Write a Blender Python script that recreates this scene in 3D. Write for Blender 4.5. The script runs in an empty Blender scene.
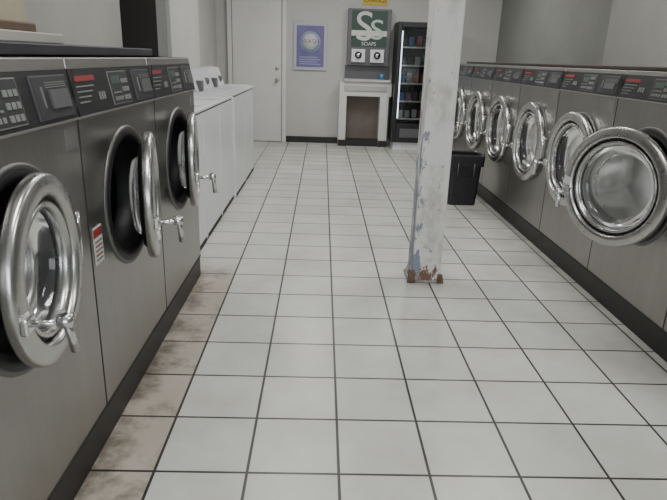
import bpy, math, random
from mathutils import Vector, Matrix
random.seed(3)
scene = bpy.context.scene
H = 1.37

# ------------------------------------------------------------ materials
def mat(name, col, rough=0.5, metal=0.0, var=0.0, vscale=6.0, bump=0.0, bscale=40.0, stretch=(1,1,1),
        emis=None, estr=0.0, trans=0.0, rvar=0.0, col2=None, spec=0.5, aniso=0.0):
    m = bpy.data.materials.new(name); m.use_nodes = True
    nt = m.node_tree; N = nt.nodes; L = nt.links
    b = N['Principled BSDF']
    b.inputs['Base Color'].default_value = (*col, 1)
    b.inputs['Roughness'].default_value = rough
    b.inputs['Metallic'].default_value = metal
    b.inputs['Specular IOR Level'].default_value = spec
    if aniso: b.inputs['Anisotropic'].default_value = aniso
    if trans: b.inputs['Transmission Weight'].default_value = trans
    if emis:
        b.inputs['Emission Color'].default_value = (*emis, 1)
        b.inputs['Emission Strength'].default_value = estr
    tc = N.new('ShaderNodeTexCoord'); mp = N.new('ShaderNodeMapping')
    mp.inputs['Scale'].default_value = stretch
    L.new(tc.outputs['Object'], mp.inputs['Vector'])
    if var > 0 or rvar > 0:
        n = N.new('ShaderNodeTexNoise'); n.inputs['Scale'].default_value = vscale
        n.inputs['Detail'].default_value = 6; n.inputs['Roughness'].default_value = 0.6
        L.new(mp.outputs[0], n.inputs['Vector'])
        if var > 0:
            r = N.new('ShaderNodeValToRGB')
            r.color_ramp.elements[0].position = 0.3; r.color_ramp.elements[1].position = 0.7
            c2 = col2 if col2 else tuple(c*(1-var) for c in col)
            r.color_ramp.elements[0].color = (*c2, 1)
            r.color_ramp.elements[1].color = (*col, 1)
            L.new(n.outputs['Fac'], r.inputs[0]); L.new(r.outputs[0], b.inputs['Base Color'])
        if rvar > 0:
            mr = N.new('ShaderNodeMapRange')
            mr.inputs['To Min'].default_value = max(0.02, rough-rvar); mr.inputs['To Max'].default_value = rough+rvar
            L.new(n.outputs['Fac'], mr.inputs['Value']); L.new(mr.outputs[0], b.inputs['Roughness'])
    if bump > 0:
        n2 = N.new('ShaderNodeTexNoise'); n2.inputs['Scale'].default_value = bscale
        L.new(mp.outputs[0], n2.inputs['Vector'])
        bp = N.new('ShaderNodeBump'); bp.inputs['Strength'].default_value = bump
        bp.inputs['Distance'].default_value = 0.01
        L.new(n2.outputs['Fac'], bp.inputs['Height']); L.new(bp.outputs[0], b.inputs['Normal'])
    return m

STEEL = mat('brushed_steel', (0.37,0.36,0.34), 0.32, 0.95, var=0.25, vscale=3, rvar=0.08, bump=0.10, bscale=60, stretch=(1,1,0.12))
STEELTOP = mat('steel_cap', (0.36,0.35,0.34), 0.36, 0.85)
RIMM = mat('opening_rim_steel', (0.16,0.16,0.155), 0.45, 0.8)
CHROME = mat('polished_ring', (0.55,0.55,0.54), 0.27, 1.0, var=0.12, vscale=4, rvar=0.05)
CHROME2 = mat('chrome_handle', (0.68,0.68,0.68), 0.2, 1.0)
DRUM = mat('drum_steel', (0.10,0.10,0.10), 0.4, 0.7)
GASK = mat('rubber_gasket', (0.012,0.012,0.013), 0.5)
GLASS = mat('door_glass', (0.34,0.35,0.36), 0.10, 0.0, trans=0.85)
PANEL = mat('control_black', (0.012,0.012,0.014), 0.36)
PLATE = mat('plate_grey', (0.12,0.12,0.125), 0.45, 0.3)
KEY = mat('key_grey', (0.19,0.20,0.19), 0.5)
KEYP = mat('keypad_dark', (0.03,0.03,0.033), 0.45)
LCD = mat('lcd_green', (0.06,0.10,0.075), 0.3)
RED = mat('label_red', (0.26,0.025,0.025), 0.5)
WHT = mat('label_white', (0.6,0.6,0.58), 0.6)
PLINTH = mat('plinth_black', (0.014,0.013,0.013), 0.45, var=0.5, vscale=12)
WENAM = mat('white_enamel', (0.70,0.71,0.73), 0.3, var=0.06, vscale=3)
SEAM = mat('seam_dark', (0.03,0.03,0.03), 0.8)
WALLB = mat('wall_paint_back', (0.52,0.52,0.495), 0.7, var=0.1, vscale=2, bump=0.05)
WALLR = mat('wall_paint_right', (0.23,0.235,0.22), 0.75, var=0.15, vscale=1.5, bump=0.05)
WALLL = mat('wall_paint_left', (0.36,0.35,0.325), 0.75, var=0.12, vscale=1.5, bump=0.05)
WTRIM = mat('white_paint', (0.66,0.66,0.64), 0.5, var=0.08, vscale=3)
CEIL = mat('ceiling_paint', (0.55,0.55,0.53), 0.9, var=0.05)
DARK = mat('dark_interior', (0.05,0.047,0.043), 0.8)
BROWN = mat('brown_trim', (0.12,0.075,0.045), 0.6, var=0.3, vscale=10)
CREAM = mat('cream_board', (0.42,0.38,0.27), 0.7, var=0.1)
SLAB = mat('slab_pale', (0.42,0.41,0.38), 0.6, var=0.1)
TOPB = mat('top_laminate', (0.05,0.048,0.06), 0.5, var=0.4, vscale=8)
TOPR = mat('top_laminate_brown', (0.075,0.055,0.05), 0.5, var=0.4, vscale=8)
GREEN = mat('sign_green', (0.02,0.055,0.04), 0.4)
YELL = mat('sign_yellow', (0.70,0.50,0.03), 0.5)
BLUE = mat('cup_blue', (0.05,0.22,0.42), 0.4)
POSTF = mat('poster_frame', (0.42,0.44,0.50), 0.35)
PURP = mat('poster_purple', (0.17,0.14,0.33), 0.4, var=0.3, vscale=4)
PBLUE = mat('poster_light', (0.30,0.36,0.55), 0.4)
BIN = mat('bin_plastic', (0.012,0.012,0.014), 0.35, bump=0.3, bscale=25)
NICHE = mat('niche_brown', (0.17,0.14,0.12), 0.7, var=0.2)
BRASS = mat('door_knob_metal', (0.5,0.45,0.35), 0.3, 1.0)
TUBE = mat('fluorescent_tube', (0.9,0.9,0.9), 0.5, emis=(1,0.98,0.94), estr=6)

# ---- floor material: tiles
def floor_mat():
    m = bpy.data.materials.new('floor_tile'); m.use_nodes = True
    nt = m.node_tree; N = nt.nodes; L = nt.links; b = N['Principled BSDF']
    tc = N.new('ShaderNodeTexCoord'); mp = N.new('ShaderNodeMapping')
    T = 0.318
    mp.inputs['Location'].default_value = (-0.0925+T*20, -1.655+T*20, 0)
    L.new(tc.outputs['Object'], mp.inputs['Vector'])
    br = N.new('ShaderNodeTexBrick'); br.offset = 0; br.squash = 1
    br.inputs['Scale'].default_value = 1; br.inputs['Brick Width'].default_value = T
    br.inputs['Row Height'].default_value = T; br.inputs['Mortar Size'].default_value = 0.0056
    br.inputs['Mortar Smooth'].default_value = 0.15; br.inputs['Bias'].default_value = 0
    br.inputs['Color1'].default_value = (0.55,0.56,0.53,1); br.inputs['Color2'].default_value = (0.62,0.625,0.59,1)
    br.inputs['Mortar'].default_value = (0.04,0.038,0.036,1)
    L.new(mp.outputs[0], br.inputs['Vector'])
    n = N.new('ShaderNodeTexNoise'); n.inputs['Scale'].default_value = 2.2; n.inputs['Detail'].default_value = 8
    n.inputs['Roughness'].default_value = 0.65
    L.new(tc.outputs['Object'], n.inputs['Vector'])
    r = N.new('ShaderNodeValToRGB'); r.color_ramp.elements[0].position = .3; r.color_ramp.elements[1].position = .62
    r.color_ramp.elements[0].color = (.82,.81,.78,1); r.color_ramp.elements[1].color = (1,1,1,1)
    L.new(n.outputs['Fac'], r.inputs[0])
    mx = N.new('ShaderNodeMix'); mx.data_type = 'RGBA'; mx.blend_type = 'MULTIPLY'; mx.inputs[0].default_value = 1
    L.new(br.outputs['Color'], mx.inputs[6]); L.new(r.outputs[0], mx.inputs[7])
    sx = N.new('ShaderNodeSeparateXYZ'); L.new(tc.outputs['Object'], sx.inputs[0])
    lt = N.new('ShaderNodeMath'); lt.operation = 'LESS_THAN'; lt.inputs[1].default_value = -0.5435
    L.new(sx.outputs[0], lt.inputs[0])
    ly = N.new('ShaderNodeMapRange'); ly.inputs['From Min'].default_value = 3.5; ly.inputs['From Max'].default_value = 3.9
    ly.inputs['To Min'].default_value = 1; ly.inputs['To Max'].default_value = 0.1
    L.new(sx.outputs[1], ly.inputs['Value'])
    mu = N.new('ShaderNodeMath'); mu.operation = 'MULTIPLY'; L.new(lt.outputs[0], mu.inputs[0]); L.new(ly.outputs[0], mu.inputs[1])
    n3 = N.new('ShaderNodeTexNoise'); n3.inputs['Scale'].default_value = 6; n3.inputs['Detail'].default_value = 10
    n3.inputs['Roughness'].default_value = .7
    L.new(tc.outputs['Object'], n3.inputs['Vector'])
    # more grime toward the plinth
    pg = N.new('ShaderNodeMapRange'); pg.inputs['From Min'].default_value=-.76; pg.inputs['From Max'].default_value=-.60
    pg.inputs['To Min'].default_value=-.10; pg.inputs['To Max'].default_value=.03
    L.new(sx.outputs[0], pg.inputs['Value'])
    pa = N.new('ShaderNodeMath'); pa.operation='ADD'; L.new(n3.outputs['Fac'],pa.inputs[0]); L.new(pg.outputs[0],pa.inputs[1])
    r3 = N.new('ShaderNodeValToRGB'); r3.color_ramp.elements[0].position = .32; r3.color_ramp.elements[1].position = .52
    r3.color_ramp.elements[0].color = (.28,.23,.195,1); r3.color_ramp.elements[1].color = (.74,.665,.60,1)
    L.new(pa.outputs[0], r3.inputs[0])
    mx2 = N.new('ShaderNodeMix'); mx2.data_type = 'RGBA'; mx2.blend_type = 'MULTIPLY'
    L.new(mu.outputs[0], mx2.inputs[0]); L.new(mx.outputs[2], mx2.inputs[6]); L.new(r3.outputs[0], mx2.inputs[7])
    gr = N.new('ShaderNodeMapRange'); gr.inputs['From Min'].default_value = 1.35; gr.inputs['From Max'].default_value = 1.72
    L.new(sx.outputs[0], gr.inputs['Value'])
    gm = N.new('ShaderNodeMath'); gm.operation='MULTIPLY'; L.new(gr.outputs[0], gm.inputs[0]); L.new(n3.outputs['Fac'], gm.inputs[1])
    mx3 = N.new('ShaderNodeMix'); mx3.data_type = 'RGBA'; mx3.blend_type = 'MULTIPLY'
    L.new(gm.outputs[0], mx3.inputs[0]); L.new(mx2.outputs[2], mx3.inputs[6]); mx3.inputs[7].default_value=(.45,.42,.38,1)
    L.new(mx3.outputs[2], b.inputs['Base Color'])
    mr = N.new('ShaderNodeMapRange'); mr.inputs['To Min'].default_value = .20; mr.inputs['To Max'].default_value = .46
    L.new(n.outputs['Fac'], mr.inputs['Value']); L.new(mr.outputs[0], b.inputs['Roughness'])
    bp = N.new('ShaderNodeBump'); bp.invert = True; bp.inputs['Strength'].default_value = .4; bp.inputs['Distance'].default_value = .003
    L.new(br.outputs['Fac'], bp.inputs['Height']); L.new(bp.outputs[0], b.inputs['Normal'])
    return m

CX, CY = .708, 3.60
def column_mat():
    m = bpy.data.materials.new('chipped_column_paint'); m.use_nodes = True
    nt = m.node_tree; N = nt.nodes; L = nt.links; b = N['Principled BSDF']
    b.inputs['Roughness'].default_value = .6
    tc = N.new('ShaderNodeTexCoord')
    sx = N.new('ShaderNodeSeparateXYZ'); L.new(tc.outputs['Object'], sx.inputs[0])
    def noise(sc, st=(1,1,1), off=0):
        mp = N.new('ShaderNodeMapping'); mp.inputs['Scale'].default_value = st; mp.inputs['Location'].default_value=(off,off,off)
        L.new(tc.outputs['Object'], mp.inputs['Vector'])
        n = N.new('ShaderNodeTexNoise'); n.inputs['Scale'].default_value = sc; n.inputs['Detail'].default_value = 10
        n.inputs['Roughness'].default_value = .7
        L.new(mp.outputs[0], n.inputs['Vector']); return n
    def fall(idx, a, bb, v0, v1=0):
        mr = N.new('ShaderNodeMapRange'); mr.inputs['From Min'].default_value = a; mr.inputs['From Max'].default_value = bb
        mr.inputs['To Min'].default_value = v0; mr.inputs['To Max'].default_value = v1
        L.new(sx.outputs[idx], mr.inputs['Value']); return mr
    def layer(prev, nz, falls, thr, colr, soft=.03, amt=1.0):
        cur = nz.outputs['Fac']
        for fl in falls:
            ad = N.new('ShaderNodeMath'); ad.operation = 'ADD'; L.new(cur, ad.inputs[0]); L.new(fl.outputs[0], ad.inputs[1]); cur = ad.outputs[0]
        r = N.new('ShaderNodeValToRGB'); r.color_ramp.elements[0].position = thr; r.color_ramp.elements[1].position = thr+soft
        r.color_ramp.elements[1].color=(amt,amt,amt,1)
        L.new(cur, r.inputs[0])
        mx = N.new('ShaderNodeMix'); mx.data_type = 'RGBA'; L.new(r.outputs[0], mx.inputs[0])
        if isinstance(prev, tuple): mx.inputs[6].default_value = (*prev,1)
        else: L.new(prev, mx.inputs[6])
        mx.inputs[7].default_value = (*colr,1)
        return mx.outputs[2]
    c = layer((.68,.67,.65), noise(6,(1,1,.5)), [fall(2,0,2.0,.12)], .56, (.50,.49,.47), .12)
    c = layer(c, noise(14,(1,1,.35),3), [fall(2,.15,1.35,.12), fall(0,CX-.10,CX-.03,.17)], .70, (.22,.25,.32), .03)
    c = layer(c, noise(22,(1,1,.5),7), [fall(2,0,1.3,.10)], .67, (.27,.26,.25), .03)
    c = layer(c, noise(18,(1,1,.6),5), [fall(2,0,.18,.26)], .66, (.16,.085,.055), .06)
    L.new(c, b.inputs['Base Color'])
    n = noise(26); bp = N.new('ShaderNodeBump'); bp.inputs['Strength'].default_value = .45; bp.inputs['Distance'].default_value = .012
    L.new(n.outputs['Fac'], bp.inputs['Height']); L.new(bp.outputs[0], b.inputs['Normal'])
    return m
FLOOR = floor_mat(); COLM = column_mat()

# ------------------------------------------------------------ geometry helpers
def link(o, parent=None):
    scene.collection.objects.link(o)
    if parent: o.parent = parent
    return o
def mesh(name, vs, fs, m, parent=None, smooth=False, bevel=0, seg=2):
    me = bpy.data.meshes.new(name); me.from_pydata([tuple(v) for v in vs], [], fs); me.update()
    if smooth:
        for p in me.polygons: p.use_smooth = True
    me.materials.append(m)
    o = bpy.data.objects.new(name, me); link(o, parent)
    if bevel:
        md = o.modifiers.new('b','BEVEL'); md.width = bevel; md.segments = seg; md.limit_method = 'ANGLE'
    return o
BF = [(0,3,2,1),(4,5,6,7),(0,1,5,4),(1,2,6,5),(2,3,7,6),(3,0,4,7)]
def box(name, x0,x1,y0,y1,z0,z1, m, parent=None, bevel=0, seg=2):
    vs = [(x0,y0,z0),(x1,y0,z0),(x1,y1,z0),(x0,y1,z0),(x0,y0,z1),(x1,y0,z1),(x1,y1,z1),(x0,y1,z1)]
    return mesh(name, vs, BF, m, parent, bevel=bevel, seg=seg)
def lathe(name, prof, m, parent=None, c=(0,0,0), seg=64, closed=False, axis='y'):
    vs=[]; fs=[]; n=len(prof)
    for i in range(seg):
        a=2*math.pi*i/seg
        for r,t in prof:
            if axis=='y': vs.append((c[0]+r*math.cos(a), c[1]+t, c[2]+r*math.sin(a)))
            else: vs.append((c[0]+r*math.cos(a), c[1]+r*math.sin(a), c[2]+t))
    for i in range(seg):
        j=(i+1)%seg
        for k in range(n if closed else n-1):
            l=(k+1)%n
            f=(i*n+k, i*n+l, j*n+l, j*n+k)
            fs.append(f if axis=='y' else f[::-1])
    return mesh(name, vs, fs, m, parent, smooth=True)
def rod(name, p0, p1, r, m, parent=None, seg=16, r1=None):
    p0=Vector(p0); p1=Vector(p1); d=(p1-p0).normalized(); r1 = r if r1 is None else r1
    u = d.orthogonal().normalized(); w = d.cross(u)
    vs=[]; fs=[]
    for p,rr in ((p0,r),(p1,r1)):
        for i in range(seg):
            a=2*math.pi*i/seg; vs.append(p+rr*(math.cos(a)*u+math.sin(a)*w))
    for i in range(seg):
        j=(i+1)%seg; fs.append((i,j,seg+j,seg+i))
    fs.append(tuple(range(seg))[::-1]); fs.append(tuple(range(seg,2*seg)))
    o = mesh(name, vs, fs, m, parent)
    for p in o.data.polygons:
        if len(p.vertices)==4: p.use_smooth=True
    return o
def empty(name, loc=(0,0,0), rz=0, parent=None):
    e = bpy.data.objects.new(name, None); e.location = loc; e.rotation_euler = (0,0,rz); e.empty_display_size=.1
    return link(e, parent)
def text(name, s, size, loc, rot, m, parent=None, ext=.002, align='CENTER', sx=1):
    cu = bpy.data.curves.new(name,'FONT'); cu.body = s; cu.size=size; cu.extrude=ext; cu.align_x=align; cu.align_y='CENTER'
    cu.materials.append(m); o=bpy.data.objects.new(name,cu); o.location=loc; o.rotation_euler=rot; o.scale=(sx,1,1)
    return link(o,parent)
RF = (math.radians(90),0,0)

# ------------------------------------------------------------ room
XL, XR, YB, YF, ZC = -1.72, 2.82, 9.87, -3.0, 3.0
D0, D1 = 5.28, 6.78
box('floor', XL-.1,XR+.1, YF-.1,YB+.1, -.1,0, FLOOR)
box('ceiling', XL-.1,XR+.1, YF-.1,YB+.1, ZC,ZC+.1, CEIL)
box('wall_back', XL-.1,XR+.1, YB,YB+.1, 0,ZC, WALLB)
box('wall_right', XR,XR+.1, YF,YB, 0,ZC, WALLR)
lw = empty('wall_left')
box('wall_near', XL-.1,XL, YF,D0, 0,ZC, WALLL, lw)
box('wall_over_opening', XL-.1,XL, D0,D1, 2.6,ZC, WALLL, lw)
box('wall_far', XL-.1,XL, D1,YB, 0,ZC, WALLB, lw)
box('recess_back', XL-.75,XL-.7, D0-.18,D1+.18, 0,ZC, DARK, lw)
box('recess_side_near', XL-.7,XL-.1, D0-.1,D0, 0,ZC, DARK, lw)
box('recess_side_far', XL-.7,XL-.1, D1,D1+.1, 0,ZC, DARK, lw)
box('recess_lid', XL-.7,XL-.1, D0,D1, 2.6,2.65, DARK, lw)
box('trim_1', XL,XL+.05, D1,8.3, 0,ZC, WTRIM, bevel=.006)
box('trim_3', XR-.06,XR, 3.3,5.95, 0,ZC, mat('pilaster_paint',(0.32,0.32,0.30),.75,var=.1,vscale=2))
fw = empty('wall_front')
box('wall_below', XL,XR, YF-.1,YF, 0,.6, WALLB, fw)
box('wall_above', XL,XR, YF-.1,YF, 2.6,ZC, WALLB, fw)
box('wall_l', XL,XL+.4, YF-.1,YF, .6,2.6, WALLB, fw)
box('wall_r', XR-.4,XR, YF-.1,YF, .6,2.6, WALLB, fw)
wn = empty('window_1')
for i,x in enumerate((XL+.4, .52, XR-.46)):
    box('mullion_%d'%i, x,x+.06, YF-.08,YF-.02, .6,2.6, PLATE, wn)
box('rail_bottom', XL+.4,XR-.4, YF-.08,YF-.02, .6,.66, PLATE, wn)
box('rail_top', XL+.4,XR-.4, YF-.08,YF-.02, 2.54,2.6, PLATE, wn)

bb = empty('baseboard_back')
box('strip_a', -.59,.28, YB-.02,YB, 0,.1, PLINTH, bb)
box('strip_b', 1.99,XR, YB-.02,YB, 0,.1, PLINTH, bb)
box('baseboard_left', XL+.05,XL+.065, 6.9,8.3, 0,.1, PLINTH)

dr = empty('door_1')
box('leaf', -1.46,-.66, YB-.05,YB-.01, .01,2.28, WTRIM, dr, bevel=.004)
box('jamb_left', -1.53,-1.46, YB-.07,YB, 0,2.35, WTRIM, dr, bevel=.005)
box('jamb_right', -.66,-.59, YB-.07,YB, 0,2.35, WTRIM, dr, bevel=.005)
box('header', -1.53,-.59, YB-.07,YB, 2.28,2.35, WTRIM, dr, bevel=.005)
box('gap_r', -.668,-.66, YB-.055,YB-.045, .01,2.28, SEAM, dr)
box('gap_l', -1.46,-1.452, YB-.055,YB-.045, .01,2.28, SEAM, dr)
lathe('knob', [(0,-.08),(.02,-.078),(.03,-.06),(.025,-.04),(.012,-.03),(.03,-.01),(.03,0)], BRASS, dr, (-.74,YB-.05,1.0), 24)
lathe('deadbolt', [(0,-.02),(.025,-.018),(.03,0)], BRASS, dr, (-.74,YB-.05,1.18), 24)

# ------------------------------------------------------------ front load washer
def front_panel(name, W, z0, z1, cz, R, m, parent):
    angs=[2*math.pi*i/72 for i in range(72)]
    for x in (-W/2,W/2):
        for z in (z0,z1): angs.append(math.atan2(z-cz,x)%(2*math.pi))
    angs=sorted(set(angs)); vs=[]; fs=[]
    for a in angs:
        c,s=math.cos(a),math.sin(a)
        t=1e9
        if abs(c)>1e-9: t=min(t,(W/2)/abs(c))
        if s>1e-9: t=min(t,(z1-cz)/s)
        if s<-1e-9: t=min(t,(z0-cz)/s)
        vs.append((t*c,0,cz+t*s)); vs.append((R*c,0,cz+R*s)); vs.append(((R-.012)*c,.02,cz+(R-.012)*s))
    n=len(angs)
    for i in range(n):
        j=(i+1)%n
        fs.append((3*i,3*i+1,3*j+1,3*j)); fs.append((3*i+1,3*i+2,3*j+2,3*j+1))
    return mesh(name,vs,fs,m,parent)

def washer(loc, rz, W, D, zb, zp0, zp1, zt, cz, Ro, Rd, alpha, sticker=False, doorsticker=False):
    e = empty('front_load_washer', loc, rz)
    w = W/2-.004
    vs=[(-w,0,zb),(w,0,zb),(w,D,zb),(-w,D,zb),(-w,0,zp0),(w,0,zp0),(w,D,zt),(-w,D,zt),(-w,.035,zt),(w,.035,zt)]
    fs=[(0,3,2,1),(1,2,6,9,5),(0,4,8,7,3),(2,3,7,6),(8,9,6,7)]
    mesh('cabinet', vs, fs, STEEL, e)
    front_panel('front_panel', 2*w, zb, zp0, cz, Ro, STEEL, e)
    box('front_seam_low', -w,w, -.002,.002, zb,zb+.012, SEAM, e)
    box('side_seam_l', -w-.004,-w+.002, -.001,.004, zb,zp1, SEAM, e)
    lathe('opening_rim', [(Ro+.012,0),(Ro+.010,-.006),(Ro,-.008),(Ro-.012,0)], RIMM, e, (0,0,cz))
    lathe('gasket', [(Ro-.002,-.006),(Ro-.02,-.012),(Ro-.035,-.004),(Ro-.045,.02),(Ro-.035,.05),(Ro-.05,.08),(Ro-.055,.12)], GASK, e, (0,0,cz))
    lathe('drum', [(Ro-.055,.12),(Ro+.02,.14),(Ro+.05,.18),(Ro+.05,.6),(Ro-.05,.62),(0,.62)], DRUM, e, (0,0,cz))
    for k in range(3):
        a=math.radians(40+120*k); r=Ro+.03
        rod('drum_lifter_%d'%k,(r*math.cos(a),.18,cz+r*math.sin(a)),(r*math.cos(a),.6,cz+r*math.sin(a)),.03,DRUM,e)
    def PP(x,z,o=0):
        t=(z-zp0)/(zp1-zp0); return (x, .002+.028*t-o, z)
    def plate(nm,x0,x1,z0,z1,o,m):
        vs=[PP(x0,z0,0),PP(x1,z0,0),PP(x1,z1,0),PP(x0,z1,0),PP(x0,z0,o),PP(x1,z0,o),PP(x1,z1,o),PP(x0,z1,o)]
        fs=[(4,5,6,7),(0,1,5,4),(1,2,6,5),(2,3,7,6),(3,0,4,7)]
        return mesh(nm,vs,fs,m,e)
    plate('control_panel',-w,w,zp0,zp1,.012,PANEL)
    plate('panel_trim_low',-w,w,zp0,zp0+.006,.016,STEELTOP)
    plate('brand_label',-w+.03,-w+.19,zp1-.036,zp1-.020,.0145,RED)
    for k in range(4):
        plate('instruction_line_%d'%k,-w+.03,-w+.17-.02*k,zp1-.054-.016*k,zp1-.050-.016*k,.0145,KEY)
    for k in range(3):
        plate('price_digit_%d'%k,-w+.20+.022*k,-w+.212+.022*k,zp0+.045,zp0+.07,.0145,KEY)
    plate('keypad_plate',-.10,.10,zp0+.018,zp1-.012,.0150,KEY)
    plate('keypad_inner',-.097,.097,zp0+.021,zp1-.015,.0158,KEYP)
    plate('display',-.08,.005,zp1-.055,zp1-.028,.017,LCD)
    for r in range(3):
        for c in range(3):
            plate('key_%d%d'%(r,c), .018+c*.025,.036+c*.025, zp0+.030+r*.03, zp0+.046+r*.03,.019,KEY)
    for r in range(4):
        plate('program_lamp_%d'%r,-.08+.022*r,-.066+.022*r,zp0+.032,zp0+.045,.018,KEY)
    for r in range(4):
        plate('program_mark_%d'%r,-.08+.022*r,-.066+.022*r,zp0+.056,zp0+.062,.018,KEY)
    plate('coin_plate',.17,w-.03,zp0+.018,zp1-.012,.017,PLATE)
    plate('coin_face',.173,w-.033,zp0+.021,zp1-.015,.019,KEYP)
    plate('coin_slot',.21,.216,zp0+.05,zp1-.04,.022,STEELTOP)
    plate('coin_reader',.25,w-.055,zp0+.045,zp1-.05,.026,PLATE)
    for k in range(3):
        plate('coin_line_%d'%k,.24,w-.05,zp1-.032-.008*0-.006*k,zp1-.030-.006*k,.020,KEY)
    mesh('top_cap', [(-w,.018,zp1),(w,.018,zp1),(w,D,zp1),(-w,D,zp1),(-w,.022,zt),(w,.022,zt),(w,D,zt),(-w,D,zt)],
         BF, STEELTOP, e, bevel=.004)
    # door
    wd=Rd+.015
    d=empty('door_pivot',(wd,-.016,cz),alpha,e)
    c=(-wd,0,0)
    R=Rd
    lathe('door_ring',[(R-.060,.010),(R-.006,.008),(R,.0),(R,-.018),(R-.003,-.025),(R-.010,-.029),(R-.048,-.034),(R-.055,-.031),(R-.060,-.018),(R-.064,.010)],CHROME,d,c,closed=True)
    lathe('ring_groove',[(R-.062,-.004),(R-.074,-.004)],GASK,d,c)
    lathe('inner_ring',[(R-.072,.0),(R-.073,-.018),(R-.077,-.022),(R-.086,-.020),(R-.092,-.008),(R-.094,.02),(R-.085,.02)],CHROME,d,c)
    lathe('glass_bowl',[(R-.090,.0),(R-.096,.035),(R-.11,.055),(R-.15,.065),(.0,.07)],GLASS,d,c)
    lathe('door_seal',[(R-.035,.009),(R-.05,.024),(R-.078,.022),(R-.082,.01)],GASK,d,c)
    box('hinge_plate',-.045,.030,-.012,.014,-.075,.075,STEELTOP,d,bevel=.006)
    rod('hinge_pin',(0,-.014,-.085),(0,-.014,.085),.011,CHROME2,d)
    b=math.radians(14); hx=-wd-(R-.03)*math.cos(b); hz=-(R-.03)*math.sin(b)
    box('latch_block',hx-.028,hx+.025,-.044,-.024,hz-.022,hz+.022,CHROME2,d,bevel=.006)
    rod('handle_stem',(hx,-.035,hz),(hx+.012,-.115,hz-.004),.009,CHROME2,d)
    rod('handle_knob',(hx+.007,-.112,hz+.018),(hx+.03,-.122,hz-.085),.009,CHROME2,d,r1=.012)
    lathe('handle_boss',[(0,-.018),(.016,-.016),(.018,0),(.016,.016),(0,.018)],CHROME2,d,(hx+.012,-.112,hz),24)
    if doorsticker:
        mesh('door_sticker',[(hx-.03,-.0365,hz+.04),(hx+.02,-.0375,hz+.03),(hx+.022,-.0375,hz+.075),(hx-.022,-.0365,hz+.085)],[(0,1,2,3)],WHT,d)
    if sticker:
        x0=-w+.02; z0=zb+.54
        box('warning_sticker',x0,x0+.075,-.0035,-.001,z0,z0+.13,WHT,e)
        box('warning_red',x0,x0+.075,-.0045,-.003,z0+.095,z0+.125,RED,e)
        for k in range(5):
            box('warning_line_%d'%k,x0+.008,x0+.067,-.0045,-.003,z0+.012+k*.016,z0+.018+k*.016,RED if k%2 else PLATE,e)
    box('rating_plate',w-.10,w-.02,-.003,-.001,zp0-.085,zp0-.02,STEELTOP,e)
    return e

r90=math.radians(90)
ZB=.13
XLF=-.757
WL=.85; y0=1.84-WL*2
angsL=[10,6,13,10]
for k in range(4):
    yc=y0+WL*(k+.5)
    washer((XLF,yc,0), r90, WL, .85, ZB, 1.165,1.31,1.345, .825, .262,.250, math.radians(angsL[k]), sticker=(k==2))
box('machine_plinth', XLF-.85,XLF-.004, y0,y0+4*WL, 0,ZB, PLINTH)
box('machine_plinth', 1.734,2.66, 2.58-.87,2.58+6*.87, 0,ZB, PLINTH)
XRF=1.73; WR=.87; y1=2.58-.87
angsR=[5,27,4,1.5,1.5,1.5,1.5]
for k in range(7):
    yc=y1+WR*(k+.5)
    washer((XRF,yc,0), -r90, WR, .92, ZB, 1.205,1.335,1.36, .77, .305,.315, math.radians(angsR[k]), doorsticker=(k==1))
box('top_board', XLF-.83,XLF-.20, y0+.02,y0+4*WL-.1, 1.345,1.385, TOPB, bevel=.005)
box('top_board', XRF+.10,XRF+.9, y1+.02,y1+7*WR-.1, 1.36,1.385, TOPR, bevel=.005)
cb=empty('storage_crate')
box('crate_slab',-1.55,-.965,1.55,2.30,1.385,1.42,SLAB,cb,bevel=.005)
box('crate_body',-1.50,-1.02,1.60,2.15,1.42,1.95,CREAM,cb,bevel=.008)
box('crate_foot',-1.52,-1.00,1.58,2.17,1.42,1.45,BROWN,cb,bevel=.005)
box('crate_rim',-1.52,-1.00,1.58,2.17,1.93,1.97,BROWN,cb,bevel=.005)

# ------------------------------------------------------------ top load washers
def toploader(loc, W, hh=1.0, D=.66, ch=.16):
    e=empty('top_load_washer',loc,r90); w=W/2-.006
    box('cabinet',-w,w,0,D,.0,hh-.03,WENAM,e,bevel=.012,seg=3)
    box('kick_gap',-w+.02,w-.02,-.001,.01,.0,.035,SEAM,e)
    box('top_deck',-w-.002,w+.002,-.006,D,hh-.028,hh,WENAM,e,bevel=.012,seg=3)
    box('deck_seam',-w+.004,w-.004,-.001,.01,hh-.034,hh-.027,SEAM,e)
    box('lid',-w+.08,w-.08,.03,D-.19,hh,hh+.014,WENAM,e,bevel=.008,seg=3)
    vs=[(-w,D-.16,hh),(w,D-.16,hh),(w,D,hh),(-w,D,hh),(-w,D-.09,hh+ch),(w,D-.09,hh+ch),(w,D,hh+ch+.015),(-w,D,hh+ch+.015)]
    mesh('console',vs,BF,WENAM,e,bevel=.012,seg=3)
    lathe('dial',[(0,-.03),(.03,-.028),(.035,0),(.035,.03)],PLATE,e,(.18,D-.13,hh+.08),24)
    box('coin_box',-w+.06,-w+.2,D-.175,D-.10,hh,hh+.1,PLATE,e,bevel=.006)
for k in range(3): toploader((-.86,3.95+.70*k,0),.69)
toploader((-.84,6.10,0),.78,1.02,.50,.20); toploader((-.84,6.90,0),.78,1.02,.50,.20)

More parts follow.
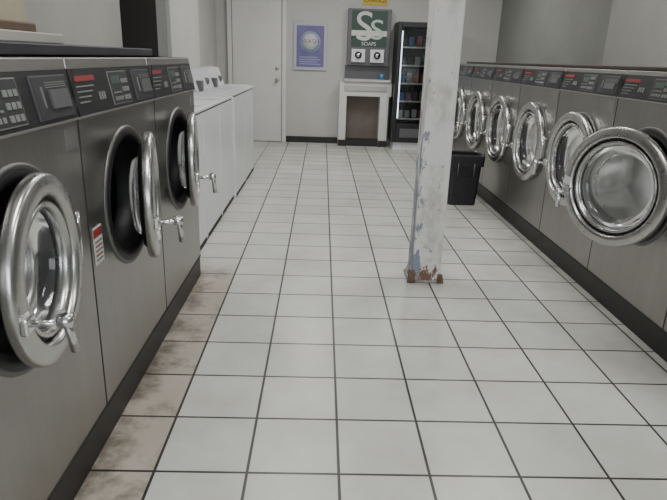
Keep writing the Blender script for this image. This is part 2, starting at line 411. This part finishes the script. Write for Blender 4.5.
# ------------------------------------------------------------ column
cx,cy=CX,CY
co=empty('support_column')
def ring(z,h,dx=0): return [(cx-h+dx,cy-h,z),(cx+h+dx,cy-h,z),(cx+h+dx,cy+h,z),(cx-h+dx,cy+h,z)]
vs=[];zs=[(0,.105),(.03,.103),(.06,.095),(.3,.092),(.6,.093),(1.2,.090),(2,.089),(ZC,.089)]
for z,h in zs: vs+=ring(z,h)
fs=[(0,3,2,1)]
for k in range(len(zs)-1):
    for i in range(4):
        j=(i+1)%4; fs.append((4*k+i,4*k+j,4*k+4+j,4*k+4+i))
fs.append(tuple(range(4*len(zs)-4,4*len(zs))))
mesh('shaft',vs,fs,COLM,co,bevel=.008)
RUST=mat('rusty_bracket',(0.20,0.12,0.085),.8,var=.6,vscale=20,bump=.4)
WCON=mat('chipped_foot',(0.40,0.37,0.34),.8,var=.6,vscale=18,bump=.4)
def wedge(nm,x0,x1,y0_,y1_,h,m):
    mesh(nm,[(x0,y0_,0),(x1,y0_,0),(x1,y1_,0),(x0,y1_,0),(x0+.01,y1_-.012,h),(x1-.01,y1_-.012,h),(x1-.01,y1_,h),(x0+.01,y1_,h)],BF,m,co,bevel=.005)
wedge('foot_bracket_a',cx-.125,cx-.07,cy-.125,cy-.095,.085,RUST)
wedge('foot_bracket_b',cx+.065,cx+.115,cy-.12,cy-.095,.06,RUST)
box('foot_collar',cx-.118,cx+.112,cy-.112,cy+.112,0,.018,WCON,co,bevel=.006)
for k,(a,b) in enumerate(((-.095,-.118),(.088,-.116))):
    lathe('anchor_bolt_%d'%k,[(0,.03),(.009,.028),(.010,.0)],RUST,co,(cx+a,cy+b,.01),12,axis='z')

# ------------------------------------------------------------ trash bin
tb=empty('trash_bin',(1.44,5.78,0))
def rrect(w,d,r,z,n=5):
    pts=[]
    for (sx,sy,a0) in ((1,1,0),(-1,1,90),(-1,-1,180),(1,-1,270)):
        for i in range(n+1):
            a=math.radians(a0+90*i/n); pts.append((sx*(w-r)+r*math.cos(a)*1.0 if False else sx*(w-r)+r*math.cos(a), sy*(d-r)+r*math.sin(a), z))
    return pts
def loft(name, sections, m, parent, cap0=True, cap1=True):
    n=len(sections[0]); vs=[p for s in sections for p in s]; fs=[]
    for k in range(len(sections)-1):
        for i in range(n):
            j=(i+1)%n; fs.append((k*n+i,k*n+j,(k+1)*n+j,(k+1)*n+i))
    if cap0: fs.append(tuple(range(n))[::-1])
    if cap1: fs.append(tuple(range((len(sections)-1)*n,len(sections)*n)))
    return mesh(name,vs,fs,m,parent)
loft('bin_body',[rrect(.135,.115,.03,0),rrect(.14,.12,.03,.02),rrect(.165,.14,.035,.46),rrect(.178,.152,.035,.47),rrect(.178,.152,.035,.50),rrect(.16,.135,.03,.50),rrect(.13,.11,.03,.06)],BIN,tb)
loft('bin_bag',[rrect(.181,.155,.036,.40),rrect(.183,.157,.036,.50),rrect(.176,.15,.034,.515),rrect(.156,.131,.03,.505),rrect(.15,.125,.03,.35)],BIN,tb,False,False)
for s in (-1,1):
    rod('bin_handle_%d'%(s+1),(s*.08,-.16,.43),(s*.08,-.145,.30),.006,PLATE,tb)

# ------------------------------------------------------------ soap vending unit on back wall
sv=empty('soap_dispenser_cabinet')
YW=YB
box('upper_body',.38,1.06,YW-.14,YW,1.27,2.12,PLATE,sv,bevel=.008)
box('sign_panel',.44,1.0,YW-.15,YW-.139,1.56,2.09,GREEN,sv,bevel=.003)
box('sign_band',.44,1.0,YW-.152,YW-.149,1.72,1.80,WHT,sv)
text('sign_letter_a','S',.62,(.64,YW-.154,1.84),RF,WHT,sv,sx=1.05)
text('sign_letter_b','S',.42,(.84,YW-.157,1.80),RF,mat('sign_mint',(.45,.58,.5),.5),sv,sx=1.2)
text('sign_caption','SOAPS',.08,(.72,YW-.153,1.60),RF,WHT,sv)
for k,x in enumerate((.56,.86)):
    box('coin_block_%d'%k,x-.11,x+.11,YW-.19,YW-.14,1.32,1.52,WENAM,sv,bevel=.01)
    lathe('coin_knob_%d'%k,[(0,-.04),(.05,-.038),(.055,0),(.06,.005)],PANEL,sv,(x,YW-.19,1.43),24)
    lathe('coin_hub_%d'%k,[(0,-.01),(.035,-.01),(.037,0)],CHROME2,sv,(x,YW-.228,1.43),16)
box('splash_panel',.36,1.08,YW-.04,YW,1.05,1.27,PLATE,sv)
box('ledge',.34,1.10,YW-.30,YW,1.02,1.05,STEELTOP,sv,bevel=.005)
box('ledge_lip',.34,1.10,YW-.30,YW-.285,1.05,1.07,STEELTOP,sv)
box('counter_top',.28,1.12,YW-.27,YW,.80,1.02,WTRIM,sv,bevel=.006)
box('tray',.36,1.04,YW-.285,YW-.27,.88,.97,STEELTOP,sv,bevel=.004)
box('side_left',.28,.40,YW-.27,YW,0,.80,WTRIM,sv,bevel=.006)
box('side_right',.94,1.08,YW-.27,YW,0,.80,WTRIM,sv,bevel=.006)
box('niche_back',.40,.94,YW-.03,YW,0,.80,NICHE,sv)
box('niche_kick',.40,.94,YW-.25,YW-.03,0,.10,PLINTH,sv)
box('side_kick_left',.28,.40,YW-.28,YW-.27,0,.10,PLINTH,sv)
box('side_kick_right',.94,1.08,YW-.28,YW-.27,0,.10,PLINTH,sv)
lathe('plastic_cup',[(0,0),(.035,0),(.045,.10),(.04,.10),(.03,.01)],BLUE,sv,(.95,YW-.2,1.05),24,axis='z')
box('yellow_sign',.60,1.0,YW-.02,YW,2.19,2.42,YELL,None)
ys=bpy.data.objects['yellow_sign']
text('sign_text','CHANGE',.09,(.80,YW-.024,2.25),RF,PANEL,ys)

# poster
po=empty('framed_poster')
box('frame',-.48,.06,YW-.03,YW,1.17,1.90,POSTF,po,bevel=.006)
box('print',-.43,.01,YW-.034,YW-.029,1.22,1.85,PURP,po)
lathe('print_disc',[(0,-.001),(.17,-.001),(.17,.002)],PBLUE,po,(-.21,YW-.0345,1.60),40)
lathe('print_disc_inner',[(0,-.001),(.12,-.001),(.12,.002)],WHT,po,(-.21,YW-.0360,1.61),40)
text('print_title','WASH',.10,(-.21,YW-.037,1.61),RF,PURP,po,ext=.0005)
for k in range(4):
    box('print_line_%d'%k,-.38,-.04-.05*(k%2),YW-.036,YW-.033,1.26+.035*k,1.272+.035*k,PBLUE,po)

# vending machine
vm=empty('vending_machine')
VX0,VX1,VY0,VY1,VT=1.13,1.98,YW-.55,YW-.01,1.93
box('kick',VX0+.03,VX1-.03,VY0+.04,VY1,0,.12,WENAM,vm)
box('side_l',VX0,VX0+.06,VY0,VY1,.12,VT,PANEL,vm,bevel=.008)
box('side_r',VX1-.22,VX1,VY0,VY1,.12,VT,PANEL,vm,bevel=.008)
box('top',VX0+.06,VX1-.22,VY0,VY1,VT-.08,VT,PANEL,vm,bevel=.008)
box('bottom',VX0+.06,VX1-.22,VY0,VY1,.12,.42,PANEL,vm,bevel=.008)
box('back',VX0+.06,VX1-.22,VY1-.04,VY1,.42,VT-.08,PANEL,vm)
box('slot',VX0+.12,VX1-.28,VY0-.006,VY0,.2,.34,PLATE,vm,bevel=.004)
box('pay_panel',VX1-.18,VX1-.04,VY0-.01,VY0,.95,1.45,PLATE,vm,bevel=.004)
rod('interior_lamp',(VX0+.075,VY0+.04,.5),(VX0+.075,VY0+.04,1.8),.008,mat('vending_lamp',(.8,.85,.9),.4,emis=(.8,.9,1),estr=5),vm)
cols=[(.26,.06,.05),(.06,.13,.24),(.30,.25,.10),(.06,.18,.10),(.32,.32,.31),(.18,.08,.16),(.05,.05,.05)]
cm=[mat('snack_%d'%i,c,.5) for i,c in enumerate(cols)]
for r in range(5):
    z=.50+r*.27
    box('shelf_%d'%r,VX0+.06,VX1-.22,VY0+.08,VY1-.04,z-.02,z,KEYP,vm)
    box('price_rail_%d'%r,VX0+.06,VX1-.22,VY0+.075,VY0+.08,z-.025,z,WHT,vm)
    for c in range(5):
        x=VX0+.09+c*.11
        box('snack_%d_%d'%(r,c),x,x+.08,VY0+.11,VY0+.2,z,z+.11+.05*random.random(),random.choice(cm),vm,bevel=.01)
box('glass_pane',VX0+.06,VX1-.22,VY0+.012,VY0+.018,.42,VT-.08,mat('pane',(.6,.63,.63),.05,trans=1.0),vm)

# ------------------------------------------------------------ lights
for k,(x,y) in enumerate(((-.2,1.2),(1.6,1.2),(-.2,4.4),(1.6,4.4),(-.1,7.8),(1.5,7.8))):
    f=empty('ceiling_light_fixture',(x,y,ZC))
    box('housing',-.14,.14,-.62,.62,-.06,0,WENAM,f,bevel=.01)
    for s in (-.07,.07):
        rod('tube',(s,-.58,-.085),(s,.58,-.085),.018,TUBE,f)
    l=bpy.data.lights.new('fixture_lamp','AREA'); l.shape='RECTANGLE'; l.size=.26; l.size_y=1.2; l.energy=(25,24,30,24,30,29)[k]
    l.color=(1,.985,.96)
    o=bpy.data.objects.new('fixture_lamp',l); o.location=(0,0,-.12); link(o,f)
l=bpy.data.lights.new('window_daylight','AREA'); l.shape='RECTANGLE'; l.size=3.6; l.size_y=1.9; l.energy=85; l.color=(.93,.97,1)
o=bpy.data.objects.new('window_daylight',l); o.location=(.55,YF+.02,1.6); o.rotation_euler=(math.radians(90),0,0); link(o)
w=bpy.data.worlds.new('World'); scene.world=w; w.use_nodes=True
bg=w.node_tree.nodes['Background']; bg.inputs[0].default_value=(.75,.82,.9,1); bg.inputs[1].default_value=.8

# ------------------------------------------------------------ camera from vanishing points
f=577.0
Dn=Vector((-61,1735,f)).normalized()
F=Vector((-10.5,-192,f)); F=(F-F.dot(Dn)*Dn).normalized()
R=Dn.cross(F)
c1=Vector((R[0],F[0],-Dn[0])); c2=Vector((R[1],F[1],-Dn[1])); c3=Vector((R[2],F[2],-Dn[2]))
M=Matrix.Identity(4)
for i in range(3):
    M[i][0]=c1[i]; M[i][1]=-c2[i]; M[i][2]=-c3[i]
M[2][3]=H
cam=bpy.data.cameras.new('camera'); cam.sensor_width=36; cam.lens=f/667*36; cam.clip_start=.02
co_=bpy.data.objects.new('camera',cam); scene.collection.objects.link(co_); co_.matrix_world=M
scene.camera=co_
